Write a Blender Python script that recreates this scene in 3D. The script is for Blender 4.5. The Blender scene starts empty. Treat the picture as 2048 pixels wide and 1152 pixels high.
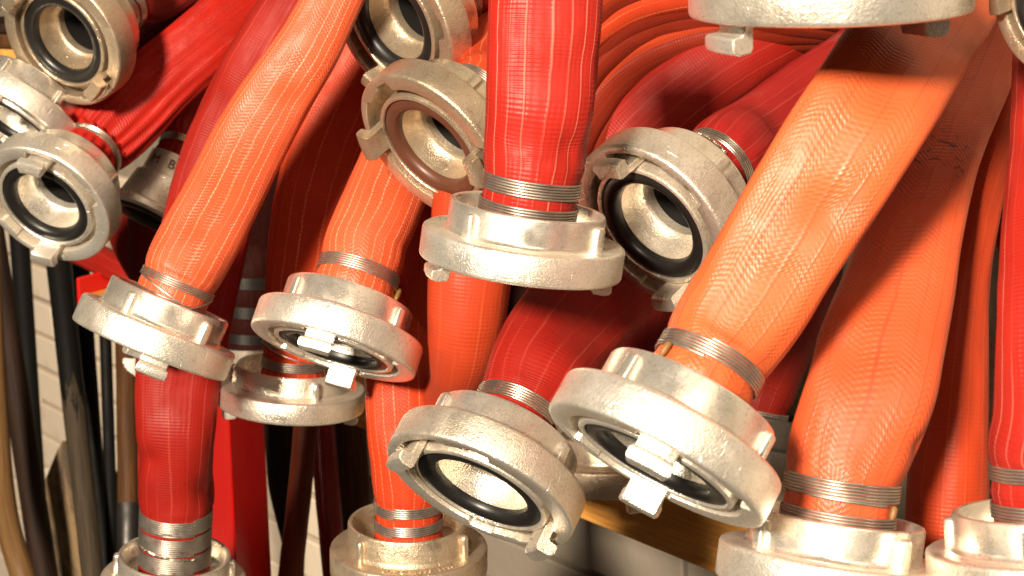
import bpy, bmesh, math, random
from mathutils import Vector, Matrix, noise
random.seed(7)
sc = bpy.context.scene
COL = sc.collection
PI = math.pi
def R_(d): return math.radians(d)

# ------------------------------------------------------------------ camera, light, exposure
FPX, CX, CY = 3413.0, 1024.0, 576.0            # focal length and centre in photo pixels (2048 wide)
cd = bpy.data.cameras.new('camera'); cam = bpy.data.objects.new('camera', cd); COL.objects.link(cam)
cam.location = (0, 0, 0); cam.rotation_euler = (PI/2, 0, 0)
cd.sensor_width = 36.0; cd.lens = 36.0*FPX/2048; cd.clip_start = 0.02; cd.clip_end = 50
cd.dof.use_dof = True; cd.dof.focus_distance = 0.86; cd.dof.aperture_fstop = 20
sc.camera = cam
w = bpy.data.worlds.new('World'); sc.world = w; w.use_nodes = True
w.node_tree.nodes['Background'].inputs[0].default_value = (1.0, 0.80, 0.60, 1)
w.node_tree.nodes['Background'].inputs[1].default_value = 0.045
def area(name, loc, target, sx, sy, power, col):
    l = bpy.data.lights.new(name, 'AREA'); l.shape = 'RECTANGLE'; l.size = sx; l.size_y = sy
    l.energy = power; l.color = col
    o = bpy.data.objects.new(name, l); COL.objects.link(o); o.location = loc
    o.rotation_euler = (Vector(target)-Vector(loc)).to_track_quat('-Z', 'Y').to_euler()
    return o
area('key_lamp', (-1.02, -2.02, 0.60), (0.0, 0.95, 0.0), 0.36, 0.36, 228, (1.0, 0.85, 0.66))
area('fill_lamp', (0.75, -1.30, 1.55), (0.1, 0.95, 0.0), 2.0, 1.0, 15, (1.0, 0.82, 0.60))  # soft fill added from upper right; no ceiling fixture is seen
sc.view_settings.view_transform = 'Standard'; sc.view_settings.look = 'None'
sc.view_settings.exposure = 0.30; sc.view_settings.gamma = 1.0

def P(px, py, d):                              # a photo pixel at a real distance -> a point
    return Vector(((px-CX)/FPX*d, d, (CY-py)/FPX*d))

# ------------------------------------------------------------------ materials
class NT:
    def __init__(s, name):
        s.m = bpy.data.materials.new(name); s.m.use_nodes = True; s.t = s.m.node_tree
        s.b = s.t.nodes['Principled BSDF']
    def n(s, typ, **k):
        x = s.t.nodes.new(typ)
        for a, v in k.items(): setattr(x, a, v)
        return x
    def link(s, a, b): s.t.links.new(a, b)
    def put(s, sock, v):
        if isinstance(v, (int, float)): sock.default_value = v
        elif isinstance(v, tuple): sock.default_value = v if len(v) == 4 else v+(1,)
        else: s.link(v, sock)
    def math(s, op, a, b=0.0, c=None, clamp=False):
        x = s.n('ShaderNodeMath', operation=op, use_clamp=clamp)
        s.put(x.inputs[0], a); s.put(x.inputs[1], b)
        if c is not None: s.put(x.inputs[2], c)
        return x.outputs[0]
    def mix(s, f, a, b, mode='MIX'):
        x = s.n('ShaderNodeMix', data_type='RGBA', blend_type=mode)
        s.put(x.inputs[0], f); s.put(x.inputs[6], a); s.put(x.inputs[7], b)
        return x.outputs[2]
    def noise(s, vec, scale, detail=3, rough=0.55):
        x = s.n('ShaderNodeTexNoise'); x.inputs['Scale'].default_value = scale
        x.inputs['Detail'].default_value = detail; x.inputs['Roughness'].default_value = rough
        if vec is not None: s.link(vec, x.inputs['Vector'])
        return x.outputs['Fac']
    def ramp(s, f, lo, hi, a=0.0, b=1.0):
        x = s.n('ShaderNodeMapRange'); x.clamp = True
        s.put(x.inputs[0], f)
        for i, v in enumerate((lo, hi, a, b)): x.inputs[i+1].default_value = v
        return x.outputs[0]
    def mapping(s, vec, scale, loc=(0, 0, 0)):
        x = s.n('ShaderNodeMapping'); s.link(vec, x.inputs[0])
        x.inputs['Scale'].default_value = scale; x.inputs['Location'].default_value = loc
        return x.outputs[0]
    def bump(s, h, dist, strength=1.0, normal=None):
        x = s.n('ShaderNodeBump'); x.inputs['Distance'].default_value = dist
        x.inputs['Strength'].default_value = strength; s.link(h, x.inputs['Height'])
        if normal is not None: s.link(normal, x.inputs['Normal'])
        return x.outputs[0]
    def out(s, **k):
        for a, v in k.items():
            nm = {'col': 'Base Color', 'rough': 'Roughness', 'metal': 'Metallic', 'normal': 'Normal',
                  'spec': 'Specular IOR Level', 'coat': 'Coat Weight', 'sheen': 'Sheen Weight'}[a]
            s.put(s.b.inputs[nm], v)
        return s.m

def hose_mat(name, base, line, weave='diamond', pitch=1.7, lines=7.0, dash=True, lineamt=0.35, dirt=0.25, rough=0.42, bumpd=0.00017, marks=None, dirtcol=(0.05, 0.03, 0.03), lw=1.0):
    """woven fire hose jacket, mapped in millimetres round (u) and along (v) the hose"""
    k = NT(name)
    uv = k.n('ShaderNodeUVMap').outputs[0]
    sx = k.n('ShaderNodeSeparateXYZ'); k.link(uv, sx.inputs[0]); u, v = sx.outputs[0], sx.outputs[1]
    obj = k.n('ShaderNodeTexCoord').outputs['Object']
    wob = k.math('MULTIPLY', k.math('SUBTRACT', k.noise(uv, 0.05, 2), 0.5), 2.2)
    jit = k.math('MULTIPLY', k.math('SUBTRACT', k.noise(uv, 0.35, 2), 0.5), 0.5)
    uw = k.math('ADD', u, wob)
    a = 2*PI/pitch
    if weave == 'diamond':
        par = k.math('MODULO', k.math('FLOOR', k.math('DIVIDE', uw, lines)), 2.0)
        sgn = k.math('SUBTRACT', 1.0, k.math('MULTIPLY', par, 2.0))
        ph = k.math('ADD', k.math('MULTIPLY', v, 0.80), k.math('MULTIPLY', k.math('MULTIPLY', uw, 0.50), sgn))
        s1 = k.math('SINE', k.math('MULTIPLY', k.math('ADD', ph, jit), a*0.8))
        s2 = k.math('SINE', k.math('MULTIPLY', uw, a*0.95))
        kn = k.math('MULTIPLY', s1, k.math('ADD', 0.62, k.math('MULTIPLY', s2, 0.5)))
    else:
        s1 = k.math('SINE', k.math('MULTIPLY', v, a))
        s2 = k.math('SINE', k.math('MULTIPLY', uw, a*0.72))
        kn = k.math('ADD', k.math('MULTIPLY', s1, 0.42), k.math('MULTIPLY', s2, 0.22))
    amp = k.ramp(k.noise(uv, 0.07, 4), 0.36, 0.66, 0.12, 1.2)
    kn = k.math('MULTIPLY', kn, amp)
    # lengthwise warp lines
    fr = k.math('ABSOLUTE', k.math('SUBTRACT', k.math('FRACT', k.math('DIVIDE', uw, lines)), 0.5))
    lm = k.ramp(fr, 0.030*lw, 0.075*lw, 1.0, 0.0)
    groove = k.ramp(fr, 0.02, 0.10, -0.7, 0.0)
    if dash:
        ds = k.math('FRACT', k.math('DIVIDE', v, 3.1))
        lmd = k.math('MULTIPLY', lm, k.ramp(ds, 0.25, 0.4, 0.35, 1.0))
    else: lmd = lm
    pres = k.ramp(k.noise(k.mapping(uv, (0.09, 0.008, 1)), 1.0, 2), 0.40, 0.62, 0.1, 1.0)
    lmd = k.math('MULTIPLY', k.math('MULTIPLY', lmd, pres), lineamt)
    c = k.mix(k.ramp(k.noise(obj, 26, 4), 0.3, 0.72, 0, 0.55), base, tuple(x*0.70 for x in base))
    c = k.mix(k.ramp(k.noise(obj, 9, 3), 0.45, 0.7, 0, 0.35), c, tuple(min(1, x*1.12+0.015) for x in base))
    c = k.mix(k.ramp(kn, -1.0, 0.2, 0.10, 0.0), c, tuple(x*0.45 for x in base))
    c = k.mix(lmd, c, line)
    dm = k.ramp(k.noise(obj, 17, 6, 0.65), 0.56, 0.74, 0, dirt)
    c = k.mix(dm, c, dirtcol)
    sm = k.ramp(k.noise(k.mapping(uv, (0.25, 0.05, 1)), 1.0, 5, 0.7), 0.66, 0.72, 0, min(1, dirt*1.2))
    c = k.mix(sm, c, (0.06, 0.025, 0.02))
    if marks:
        u0, u1, v0, v1 = marks
        bx = k.math('MULTIPLY', k.ramp(u, u0, u0+3), k.ramp(u, u1-3, u1, 1, 0))
        bx = k.math('MULTIPLY', bx, k.math('MULTIPLY', k.ramp(v, v0, v0+3), k.ramp(v, v1-3, v1, 1, 0)))
        vo = k.n('ShaderNodeTexNoise'); vo.inputs['Scale'].default_value = 0.22; vo.inputs['Detail'].default_value = 4
        k.link(uv, vo.inputs['Vector'])
        c = k.mix(k.math('MULTIPLY', bx, k.ramp(vo.outputs['Fac'], 0.56, 0.64, 0, 0.75)), c, (0.012, 0.010, 0.010))
    h = k.math('ADD', kn, groove)
    b1 = k.bump(h, bumpd)
    b2 = k.bump(k.noise(obj, 60, 4), 0.0016, 0.28, b1)
    r = k.ramp(k.noise(obj, 40, 3), 0.3, 0.7, rough-0.06, rough+0.14)
    return k.out(col=c, rough=r, normal=b2, spec=0.06 if base[0] < 0.05 else 0.5 if base[1] > 0.05 else 0.16)

def alloy(name, base, rough=0.36, metal=0.82, dirt=0.4, grain=1.0):
    k = NT(name)
    obj = k.n('ShaderNodeTexCoord').outputs['Object']
    oi = k.n('ShaderNodeObjectInfo').outputs['Random']
    vm = k.n('ShaderNodeVectorMath', operation='ADD'); k.link(obj, vm.inputs[0])
    cmb = k.n('ShaderNodeCombineXYZ'); k.link(k.math('MULTIPLY', oi, 7.0), cmb.inputs[0]); k.link(cmb.outputs[0], vm.inputs[1])
    p = vm.outputs[0]
    c = k.mix(k.ramp(k.noise(p, 38, 5, 0.65), 0.38, 0.72, 0, 0.6), base, tuple(x*y for x, y in zip(base, (0.80, 0.72, 0.60))))
    # stained patches, oxide specks, worn bright scratches
    c = k.mix(k.ramp(k.noise(p, 55, 8, 0.72), 0.56, 0.68, 0, dirt), c, (0.16, 0.12, 0.08))
    c = k.mix(k.ramp(k.noise(p, 750, 4, 0.7), 0.52, 0.68, 0, 0.6), c, tuple(x*0.5 for x in base))
    scr = None
    for i, (sx, sy, sz) in enumerate(((700, 60, 60), (60, 520, 90), (90, 60, 640))):
        q = k.n('ShaderNodeMapping'); k.link(p, q.inputs[0]); q.inputs['Scale'].default_value = (sx, sy, sz)
        q.inputs['Rotation'].default_value = (0.5+i, 0.7*i, 0.4*i)
        s_ = k.ramp(k.noise(q.outputs[0], 1.0, 2), 0.70, 0.76)
        scr = s_ if scr is None else k.math('MAXIMUM', scr, s_)
    c = k.mix(k.math('MULTIPLY', scr, 0.6), c, tuple(min(1, x*1.2) for x in base))
    h = k.math('ADD', k.noise(p, 1100, 2), k.math('MULTIPLY', k.noise(p, 300, 5), 0.8))
    h = k.math('SUBTRACT', h, k.math('MULTIPLY', scr, 0.5))
    nrm = k.bump(h, 0.00033*grain, 0.95)
    r = k.math('SUBTRACT', k.ramp(k.noise(p, 60, 5), 0.3, 0.7, rough-0.10, rough+0.15), k.math('MULTIPLY', scr, 0.08))
    return k.out(col=c, rough=r, metal=metal, normal=nrm)

def plain(name, col, rough=0.5, metal=0.0, noise_amt=0.35, scale=60, bumpd=0.0, dark=0.5, spec=0.5):
    k = NT(name); obj = k.n('ShaderNodeTexCoord').outputs['Object']
    c = k.mix(k.ramp(k.noise(obj, scale, 5, 0.62), 0.35, 0.68, 0, noise_amt), col, tuple(x*dark for x in col))
    a = dict(col=c, rough=k.ramp(k.noise(obj, scale*0.7, 3), 0.3, 0.7, max(0.05, rough-0.1), min(1, rough+0.12)), metal=metal, spec=spec)
    if bumpd: a['normal'] = k.bump(k.noise(obj, scale*3, 4), bumpd)
    return k.out(**a)

def wood(name, col, dark, rough=0.45, patch=None, pamt=0.0):
    k = NT(name); uv = k.n('ShaderNodeUVMap').outputs[0]; obj = k.n('ShaderNodeTexCoord').outputs['Object']
    g = k.noise(k.mapping(uv, (0.32, 0.016, 1)), 1.0, 6, 0.65)
    c = k.mix(k.ramp(g, 0.35, 0.68), col, dark)
    if patch: c = k.mix(k.ramp(k.noise(k.mapping(uv, (0.05, 0.012, 1)), 1.0, 6, 0.7), 0.44, 0.58, 0, pamt), c, patch)
    sp = k.ramp(k.noise(k.mapping(uv, (0.5, 0.12, 1)), 1.0, 3, 0.7), 0.69, 0.74, 0, 0.8)
    c = k.mix(sp, c, tuple(x*0.3 for x in dark))
    return k.out(col=c, rough=rough, normal=k.bump(g, 0.0005), spec=0.14)

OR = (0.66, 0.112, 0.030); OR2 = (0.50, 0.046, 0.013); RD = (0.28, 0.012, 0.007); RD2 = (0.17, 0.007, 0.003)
LN = (0.95, 0.42, 0.22)
M = {}
M['orange'] = hose_mat('orange_jacket', OR, (0.42, 0.045, 0.012), bumpd=0.00013, pitch=1.6, lines=8.0, dash=False, lineamt=0.5, dirt=0.16, lw=0.7)
M['stitched'] = hose_mat('stitched_orange_jacket', (0.62, 0.090, 0.029), (1.0, 0.55, 0.36), bumpd=0.00013, pitch=1.4, lines=5.5, dash=True, lineamt=0.5, dirt=0.14)
M['printed'] = hose_mat('printed_orange_jacket', (0.58, 0.085, 0.024), (0.36, 0.035, 0.012), pitch=1.7, lines=9.0, dash=False, lineamt=0.5, lw=0.7, dirt=0.15, bumpd=0.00012, marks=(60, 104, 190, 222))
M['deep'] = hose_mat('deep_orange_jacket', OR2, LN, bumpd=0.00011, pitch=1.4, lines=7.0, dash=True, lineamt=0.4, dirt=0.22)
M['loop'] = hose_mat('folded_orange_jacket', (0.42, 0.044, 0.013), (0.7, 0.2, 0.08), weave='rib', pitch=1.9, lines=12.0, dash=False, lineamt=0.12, dirt=0.35, bumpd=0.00011)
M['layer'] = hose_mat('brownish_red_jacket', (0.20, 0.018, 0.007), (0.5, 0.12, 0.05), weave='rib', pitch=1.9, lines=12.0, dash=False, lineamt=0.1, dirt=0.5)
M['red'] = hose_mat('red_jacket', RD, (0.85, 0.20, 0.14), weave='rib', pitch=1.7, lines=9.0, dash=False, lineamt=0.12, dirt=0.2, rough=0.48)
M['lined'] = hose_mat('lined_red_jacket', (0.36, 0.019, 0.012), (0.85, 0.36, 0.26), weave='rib', pitch=1.9, lines=7.4, dash=False, lineamt=0.32, dirt=0.10, rough=0.34)
M['pleat'] = hose_mat('glossy_red_jacket', (0.38, 0.014, 0.008), (0.8, 0.1, 0.07), weave='diamond', pitch=1.3, lines=10.0, dash=False, lineamt=0.05, dirt=0.10, rough=0.40)
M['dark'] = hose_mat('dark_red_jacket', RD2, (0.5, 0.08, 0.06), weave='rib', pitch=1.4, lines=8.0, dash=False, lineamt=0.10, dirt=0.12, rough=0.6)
M['stained'] = hose_mat('grey_stained_red_jacket', (0.28, 0.012, 0.011), (0.5, 0.12, 0.1), weave='rib', pitch=1.5, lines=7.0, dash=False, lineamt=0.25, dirt=0.85, rough=0.4, dirtcol=(0.16, 0.10, 0.085))
M['gap_shade'] = hose_mat('shade_black_jacket', (0.020, 0.003, 0.002), (0.03, 0.005, 0.004), weave='rib', pitch=1.5, lines=8.0, dash=False, lineamt=0.1, dirt=0.3, rough=0.6)  # near-black colour stands for the shade in the gaps
AL = {'bright': alloy('bright_alloy', (1.0, 0.95, 0.86), 0.32, 0.78, 0.26),
      'mid': alloy('worn_alloy', (0.93, 0.86, 0.75), 0.32, 0.80, 0.36),
      'dull': alloy('tarnished_alloy', (0.62, 0.51, 0.38), 0.34, 0.78, 0.55)}
AL['dark'] = alloy('shade_darkened_alloy', (0.12, 0.105, 0.09), 0.40, 0.85, 0.6)  # shadow on the rear couplings put into the alloy colour
M['smooth'] = alloy('machined_alloy', (0.98, 0.93, 0.84), 0.27, 0.84, 0.22, 0.22)
M['smooth_dull'] = alloy('machined_tarnished_alloy', (0.70, 0.60, 0.46), 0.27, 0.80, 0.5, 0.3)
M['rubber'] = plain('black_rubber', (0.012, 0.011, 0.010), 0.38, 0, 0.4, 80)
M['brown_rubber'] = plain('brown_rubber', (0.11, 0.038, 0.020), 0.42, 0, 0.5, 60)
M['wire'] = plain('galvanised_wire', (0.50, 0.46, 0.40), 0.38, 0.9, 0.5, 150, 0, 0.5)
M['wire_bright'] = plain('shiny_wire', (0.75, 0.68, 0.58), 0.24, 0.95, 0.4, 150, 0, 0.5)
M['tag'] = plain('amber_leather', (0.24, 0.115, 0.03), 0.5, 0, 0.6, 200, 0.0004)
M['brass'] = plain('brass_pin', (0.60, 0.40, 0.12), 0.35, 0.8, 0.5, 200)
M['ink'] = plain('stamped_marks', (0.22, 0.12, 0.08), 0.6, 0.2, 0.2, 90)
M['white_paper'] = plain('torn_white_paper', (0.78, 0.74, 0.66), 0.7, 0, 0.3, 60)
M['red_paint'] = plain('red_gloss_paint', (0.62, 0.012, 0.010), 0.28, 0, 0.2, 12, 0.0002, 0.7)
M['dark_red_paint'] = plain('worn_dark_red_paint', (0.22, 0.010, 0.010), 0.4, 0, 0.4, 30)
M['black_paint'] = plain('black_painted_wood', (0.006, 0.0055, 0.005), 0.6, 0, 0.3, 40, 0.0003, 0.5, 0.10)
M['steel'] = plain('dark_steel', (0.06, 0.056, 0.052), 0.45, 0.8, 0.5, 40, 0.0002)
M['brick'] = None
M['w_light'] = wood('light_handle_wood', (0.17, 0.095, 0.038), (0.10, 0.048, 0.018))
M['w_brown'] = wood('brown_handle_wood', (0.10, 0.042, 0.014), (0.034, 0.016, 0.008))
M['w_dark'] = wood('dark_handle_wood', (0.032, 0.015, 0.009), (0.010, 0.006, 0.005), 0.6)
M['w_peel'] = wood('peeling_black_handle_wood', (0.10, 0.075, 0.05), (0.05, 0.04, 0.03), 0.5, (0.010, 0.009, 0.008), 0.75)
M['w_mud'] = wood('muddy_board', (0.26, 0.165, 0.08), (0.15, 0.10, 0.055), 0.6, (0.040, 0.030, 0.024), 0.85)
M['w_yellow'] = wood('varnished_yellow_wood', (0.72, 0.36, 0.085), (0.46, 0.18, 0.04), 0.35)
M['w_red'] = wood('red_brown_wood', (0.17, 0.035, 0.016), (0.08, 0.018, 0.010), 0.4)

def peel_mat():
    k = NT('black_paint_peeled_to_wood'); uv = k.n('ShaderNodeUVMap').outputs[0]
    sx = k.n('ShaderNodeSeparateXYZ'); k.link(uv, sx.inputs[0])
    g = k.noise(k.mapping(uv, (0.3, 0.02, 1)), 1.0, 6, 0.65)
    bare = k.mix(k.ramp(g, 0.35, 0.68), (0.065, 0.048, 0.030), (0.028, 0.021, 0.014))
    e = k.math('ADD', sx.outputs[1], k.math('MULTIPLY', k.math('SUBTRACT', k.noise(k.mapping(uv, (0.10, 0.025, 1)), 1.0, 5, 0.7), 0.5), 190.0))
    m = k.ramp(e, 196, 204)
    return k.out(col=k.mix(m, (0.006, 0.0055, 0.005), bare), rough=k.ramp(m, 0, 1, 0.4, 0.65), normal=k.bump(k.math('ADD', g, k.math('MULTIPLY', m, -0.6)), 0.0005), spec=0.12)
M['w_peel'] = peel_mat()
def brick_mat(nm='cream_painted_brick', f=1.0):
    k = NT(nm); obj = k.n('ShaderNodeTexCoord').outputs['Object']
    rnd = k.n('ShaderNodeObjectInfo').outputs['Random']
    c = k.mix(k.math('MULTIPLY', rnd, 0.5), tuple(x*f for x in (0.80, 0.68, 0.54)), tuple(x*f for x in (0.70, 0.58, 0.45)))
    c = k.mix(k.ramp(k.noise(obj, 30, 6, 0.7), 0.55, 0.75, 0, 0.5), c, (0.36, 0.27, 0.19))
    return k.out(col=c, rough=0.75, normal=k.bump(k.noise(obj, 140, 5), 0.0009, 0.7))
M['brick'] = brick_mat()
M['shaded_brick'] = brick_mat('shaded_cream_brick', 0.36)  # shade on the lower right wall put into the brick colour
M['mortar'] = plain('grey_mortar', (0.30, 0.25, 0.19), 0.9, 0, 0.5, 90, 0.001)

# ------------------------------------------------------------------ object helpers
def link(name, me, parent=None, mat=None):
    o = bpy.data.objects.new(name, me); COL.objects.link(o)
    if parent is not None: o.parent = parent
    if mat is not None and not me.materials: me.materials.append(mat)
    return o
def thing(name, label, cat, loc, group=None):
    o = bpy.data.objects.new(name, None); COL.objects.link(o); o.location = loc
    o.empty_display_size = 0.01; o['label'] = label; o['category'] = cat
    if group: o['group'] = group
    return o
def finish(bm, name, ang=38, mat=None):
    for f in bm.faces: f.smooth = True
    lim = R_(ang)
    bm.normal_update()
    for e in bm.edges:
        if len(e.link_faces) == 2 and e.calc_face_angle(0) > lim: e.smooth = False
    me = bpy.data.meshes.new(name); bm.to_mesh(me); bm.free()
    if mat is not None: me.materials.append(mat)
    return me
def lathe(profile_fn, n=112, closed=False):
    bm = bmesh.new(); rings = []
    for i in range(n):
        t = 2*PI*i/n
        pr = profile_fn(t)
        rings.append([bm.verts.new((r*math.cos(t), r*math.sin(t), z)) for r, z in pr])
    m = len(rings[0])
    for i in range(n):
        a, b = rings[i], rings[(i+1) % n]
        for j in range(m if closed else m-1):
            j2 = (j+1) % m
            bm.faces.new((a[j], b[j], b[j2], a[j2]))
    bmesh.ops.recalc_face_normals(bm, faces=bm.faces)
    return bm
def tube_mesh(bm, pts, r, sides=6, cap=True):
    rings = []
    prev = None
    for i, p in enumerate(pts):
        t = (pts[min(i+1, len(pts)-1)]-pts[max(i-1, 0)]).normalized()
        ref = Vector((0, 0, 1)) if abs(t.z) < 0.9 else Vector((1, 0, 0))
        if prev is not None: ref = prev
        x = (ref-t*ref.dot(t)).normalized(); y = t.cross(x); prev = x
        rr = r[i] if isinstance(r, (list, tuple)) else r
        rings.append([bm.verts.new(p+(x*math.cos(2*PI*k/sides)+y*math.sin(2*PI*k/sides))*rr) for k in range(sides)])
    for a, b in zip(rings, rings[1:]):
        for k in range(sides):
            bm.faces.new((a[k], a[(k+1) % sides], b[(k+1) % sides], b[k]))
    if cap:
        bm.faces.new(rings[0][::-1]); bm.faces.new(rings[-1])
def block(bm, o, a, b, c, bevel=0.0, seg=2):
    """a box from corner o along vectors a, b, c"""
    vs = [bm.verts.new(o+a*i+b*j+c*k) for i in (0, 1) for j in (0, 1) for k in (0, 1)]
    q = [(0, 1, 3, 2), (4, 6, 7, 5), (0, 4, 5, 1), (2, 3, 7, 6), (0, 2, 6, 4), (1, 5, 7, 3)]
    fs = [bm.faces.new([vs[i] for i in f]) for f in q]
    bmesh.ops.recalc_face_normals(bm, faces=fs)
    if bevel:
        es = list({e for f in fs for e in f.edges})
        bmesh.ops.bevel(bm, geom=es, offset=bevel, segments=seg, affect='EDGES', profile=0.5)

# ------------------------------------------------------------------ hose coupling, shared meshes
RC = 0.049                                       # outer radius of a coupling
def lip(t):                                      # the flange lip narrows beside each claw
    v = 0.90
    for c in (0.0, PI):
        d = (t-c+PI) % (2*PI)-PI
        if 0.25 < d < 1.9 : v = min(v, 0.80)
        if -0.95 < d < -0.62: v = min(v, 0.86)
    return v
def flange_profile(t):
    L = lip(t)
    pr = [(0.70, -0.27), (0.70, -0.355), (0.79, -0.36), (0.94, -0.362), (0.975, -0.356), (0.993, -0.340), (1.0, -0.315), (1.0, -0.04),
          (0.994, -0.015), (0.982, -0.004), (0.967, 0.0), (L+0.018, 0.0), (L+0.004, -0.006), (L, -0.018), (L, -0.115),
          (0.905, -0.125), (0.905, -0.27)]
    return [(r*RC, z*RC) for r, z in pr]
def build_meshes():
    S = {}
    S['flange'] = lathe(flange_profile, 168, True)
    pr = [(0.46, -0.36), (0.46, -0.42), (0.66, -0.42), (0.69, -0.45), (0.70, -0.67), (0.712, -0.692), (0.735, -0.70), (0.755, -0.692), (0.766, -0.67), (0.766, -0.42), (0.776, -0.385), (0.80, -0.362), (0.80, -0.34)]
    S['collar'] = lathe(lambda t: [(r*RC, z*RC) for r, z in pr], 96)
    pn = [(0.725, -0.27), (0.725, -0.05), (0.718, -0.02), (0.70, -0.008), (0.672, -0.008), (0.662, -0.02), (0.66, -0.06), (0.655, -0.12), (0.49, -0.13), (0.487, -0.16), (0.468, -0.28), (0.44, -0.385), (0.425, -0.40), (0.395, -0.41), (0.39, -0.44), (0.385, -0.52)]
    S['nozzle'] = lathe(lambda t: [(r*RC, z*RC) for r, z in pn], 96)
    pl = [(0.384, -0.50), (0.37, -0.6), (0.36, -1.05), (0.30, -1.06), (0.0, -1.06)]
    S['lining'] = lathe(lambda t: [(r*RC, z*RC) for r, z in pl], 48)
    ps = [(0.655, -0.11), (0.655, -0.045), (0.645, -0.028), (0.60, -0.018), (0.545, -0.022), (0.51, -0.045), (0.492, -0.08), (0.49, -0.125)]
    S['seal'] = lathe(lambda t: [(r*RC, z*RC) for r, z in ps], 96)
    # claw: hooked block, hook turned outwards
    bm = bmesh.new()
    prof = [(0.735, -0.27), (0.735, 0.18), (0.755, 0.215), (0.86, 0.225), (0.915, 0.205), (0.93, 0.175), (0.93, 0.115), (0.915, 0.095), (0.845, 0.085), (0.825, 0.065), (0.825, -0.27)]
    half = 0.175/0.83; rings = []
    for i in range(9):
        t = -half+2*half*i/8
        rings.append([bm.verts.new((r*RC*math.cos(t), r*RC*math.sin(t), z*RC)) for r, z in prof])
    for a, b in zip(rings, rings[1:]):
        for j in range(len(prof)): bm.faces.new((a[j], a[(j+1) % len(prof)], b[(j+1) % len(prof)], b[j]))
    e1 = bm.faces.new(rings[0]); e2 = bm.faces.new(rings[-1][::-1])
    bmesh.ops.recalc_face_normals(bm, faces=bm.faces)
    bmesh.ops.bevel(bm, geom=list(e1.edges)+list(e2.edges), offset=0.012*RC, segments=2, affect='EDGES')
    S['claw'] = bm
    # grip rib on the collar
    bm = bmesh.new()
    block(bm, Vector((0.70*RC, -0.065*RC, -0.64*RC)), Vector((0.135*RC, 0, 0)), Vector((0, 0.13*RC, 0)), Vector((0, 0, 0.30*RC)), 0.040*RC, 4)
    S['rib'] = bm
    bm = bmesh.new()
    tube_mesh(bm, [Vector((0.80*RC, 0, z*RC)) for z in (-0.36, -0.50, -0.60, -0.63, -0.645)], [0.055*RC, 0.055*RC, 0.052*RC, 0.035*RC, 0.01*RC], 14)
    S['pin'] = bm
    out = {}
    for kk, bm in S.items():
        out[kk] = finish(bm, kk, 36)
    return out
MESH = build_meshes()
def shared(key, mat):
    nm = key+'_'+mat.name
    if nm in bpy.data.meshes: return bpy.data.meshes[nm]
    me = MESH[key].copy(); me.name = nm; me.materials.clear(); me.materials.append(mat)
    return me

def text_mesh(txt, size, extrude, fn, mat):
    cu = bpy.data.curves.new('letters', 'FONT'); cu.body = txt; cu.size = size; cu.extrude = extrude
    cu.align_x = 'CENTER'; cu.align_y = 'CENTER'; cu.resolution_u = 3
    o = bpy.data.objects.new('letters', cu); COL.objects.link(o)
    dg = bpy.context.evaluated_depsgraph_get(); dg.update()
    me = bpy.data.meshes.new_from_object(o.evaluated_get(dg))
    bpy.data.objects.remove(o)
    bm = bmesh.new(); bm.from_mesh(me)
    bmesh.ops.subdivide_edges(bm, edges=[e for e in bm.edges if e.calc_length() > size*0.25], cuts=2)
    bm.to_mesh(me); bm.free()
    for v in me.vertices: v.co = fn(*v.co)
    me.materials.clear(); me.materials.append(mat); me.update()
    return me

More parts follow.
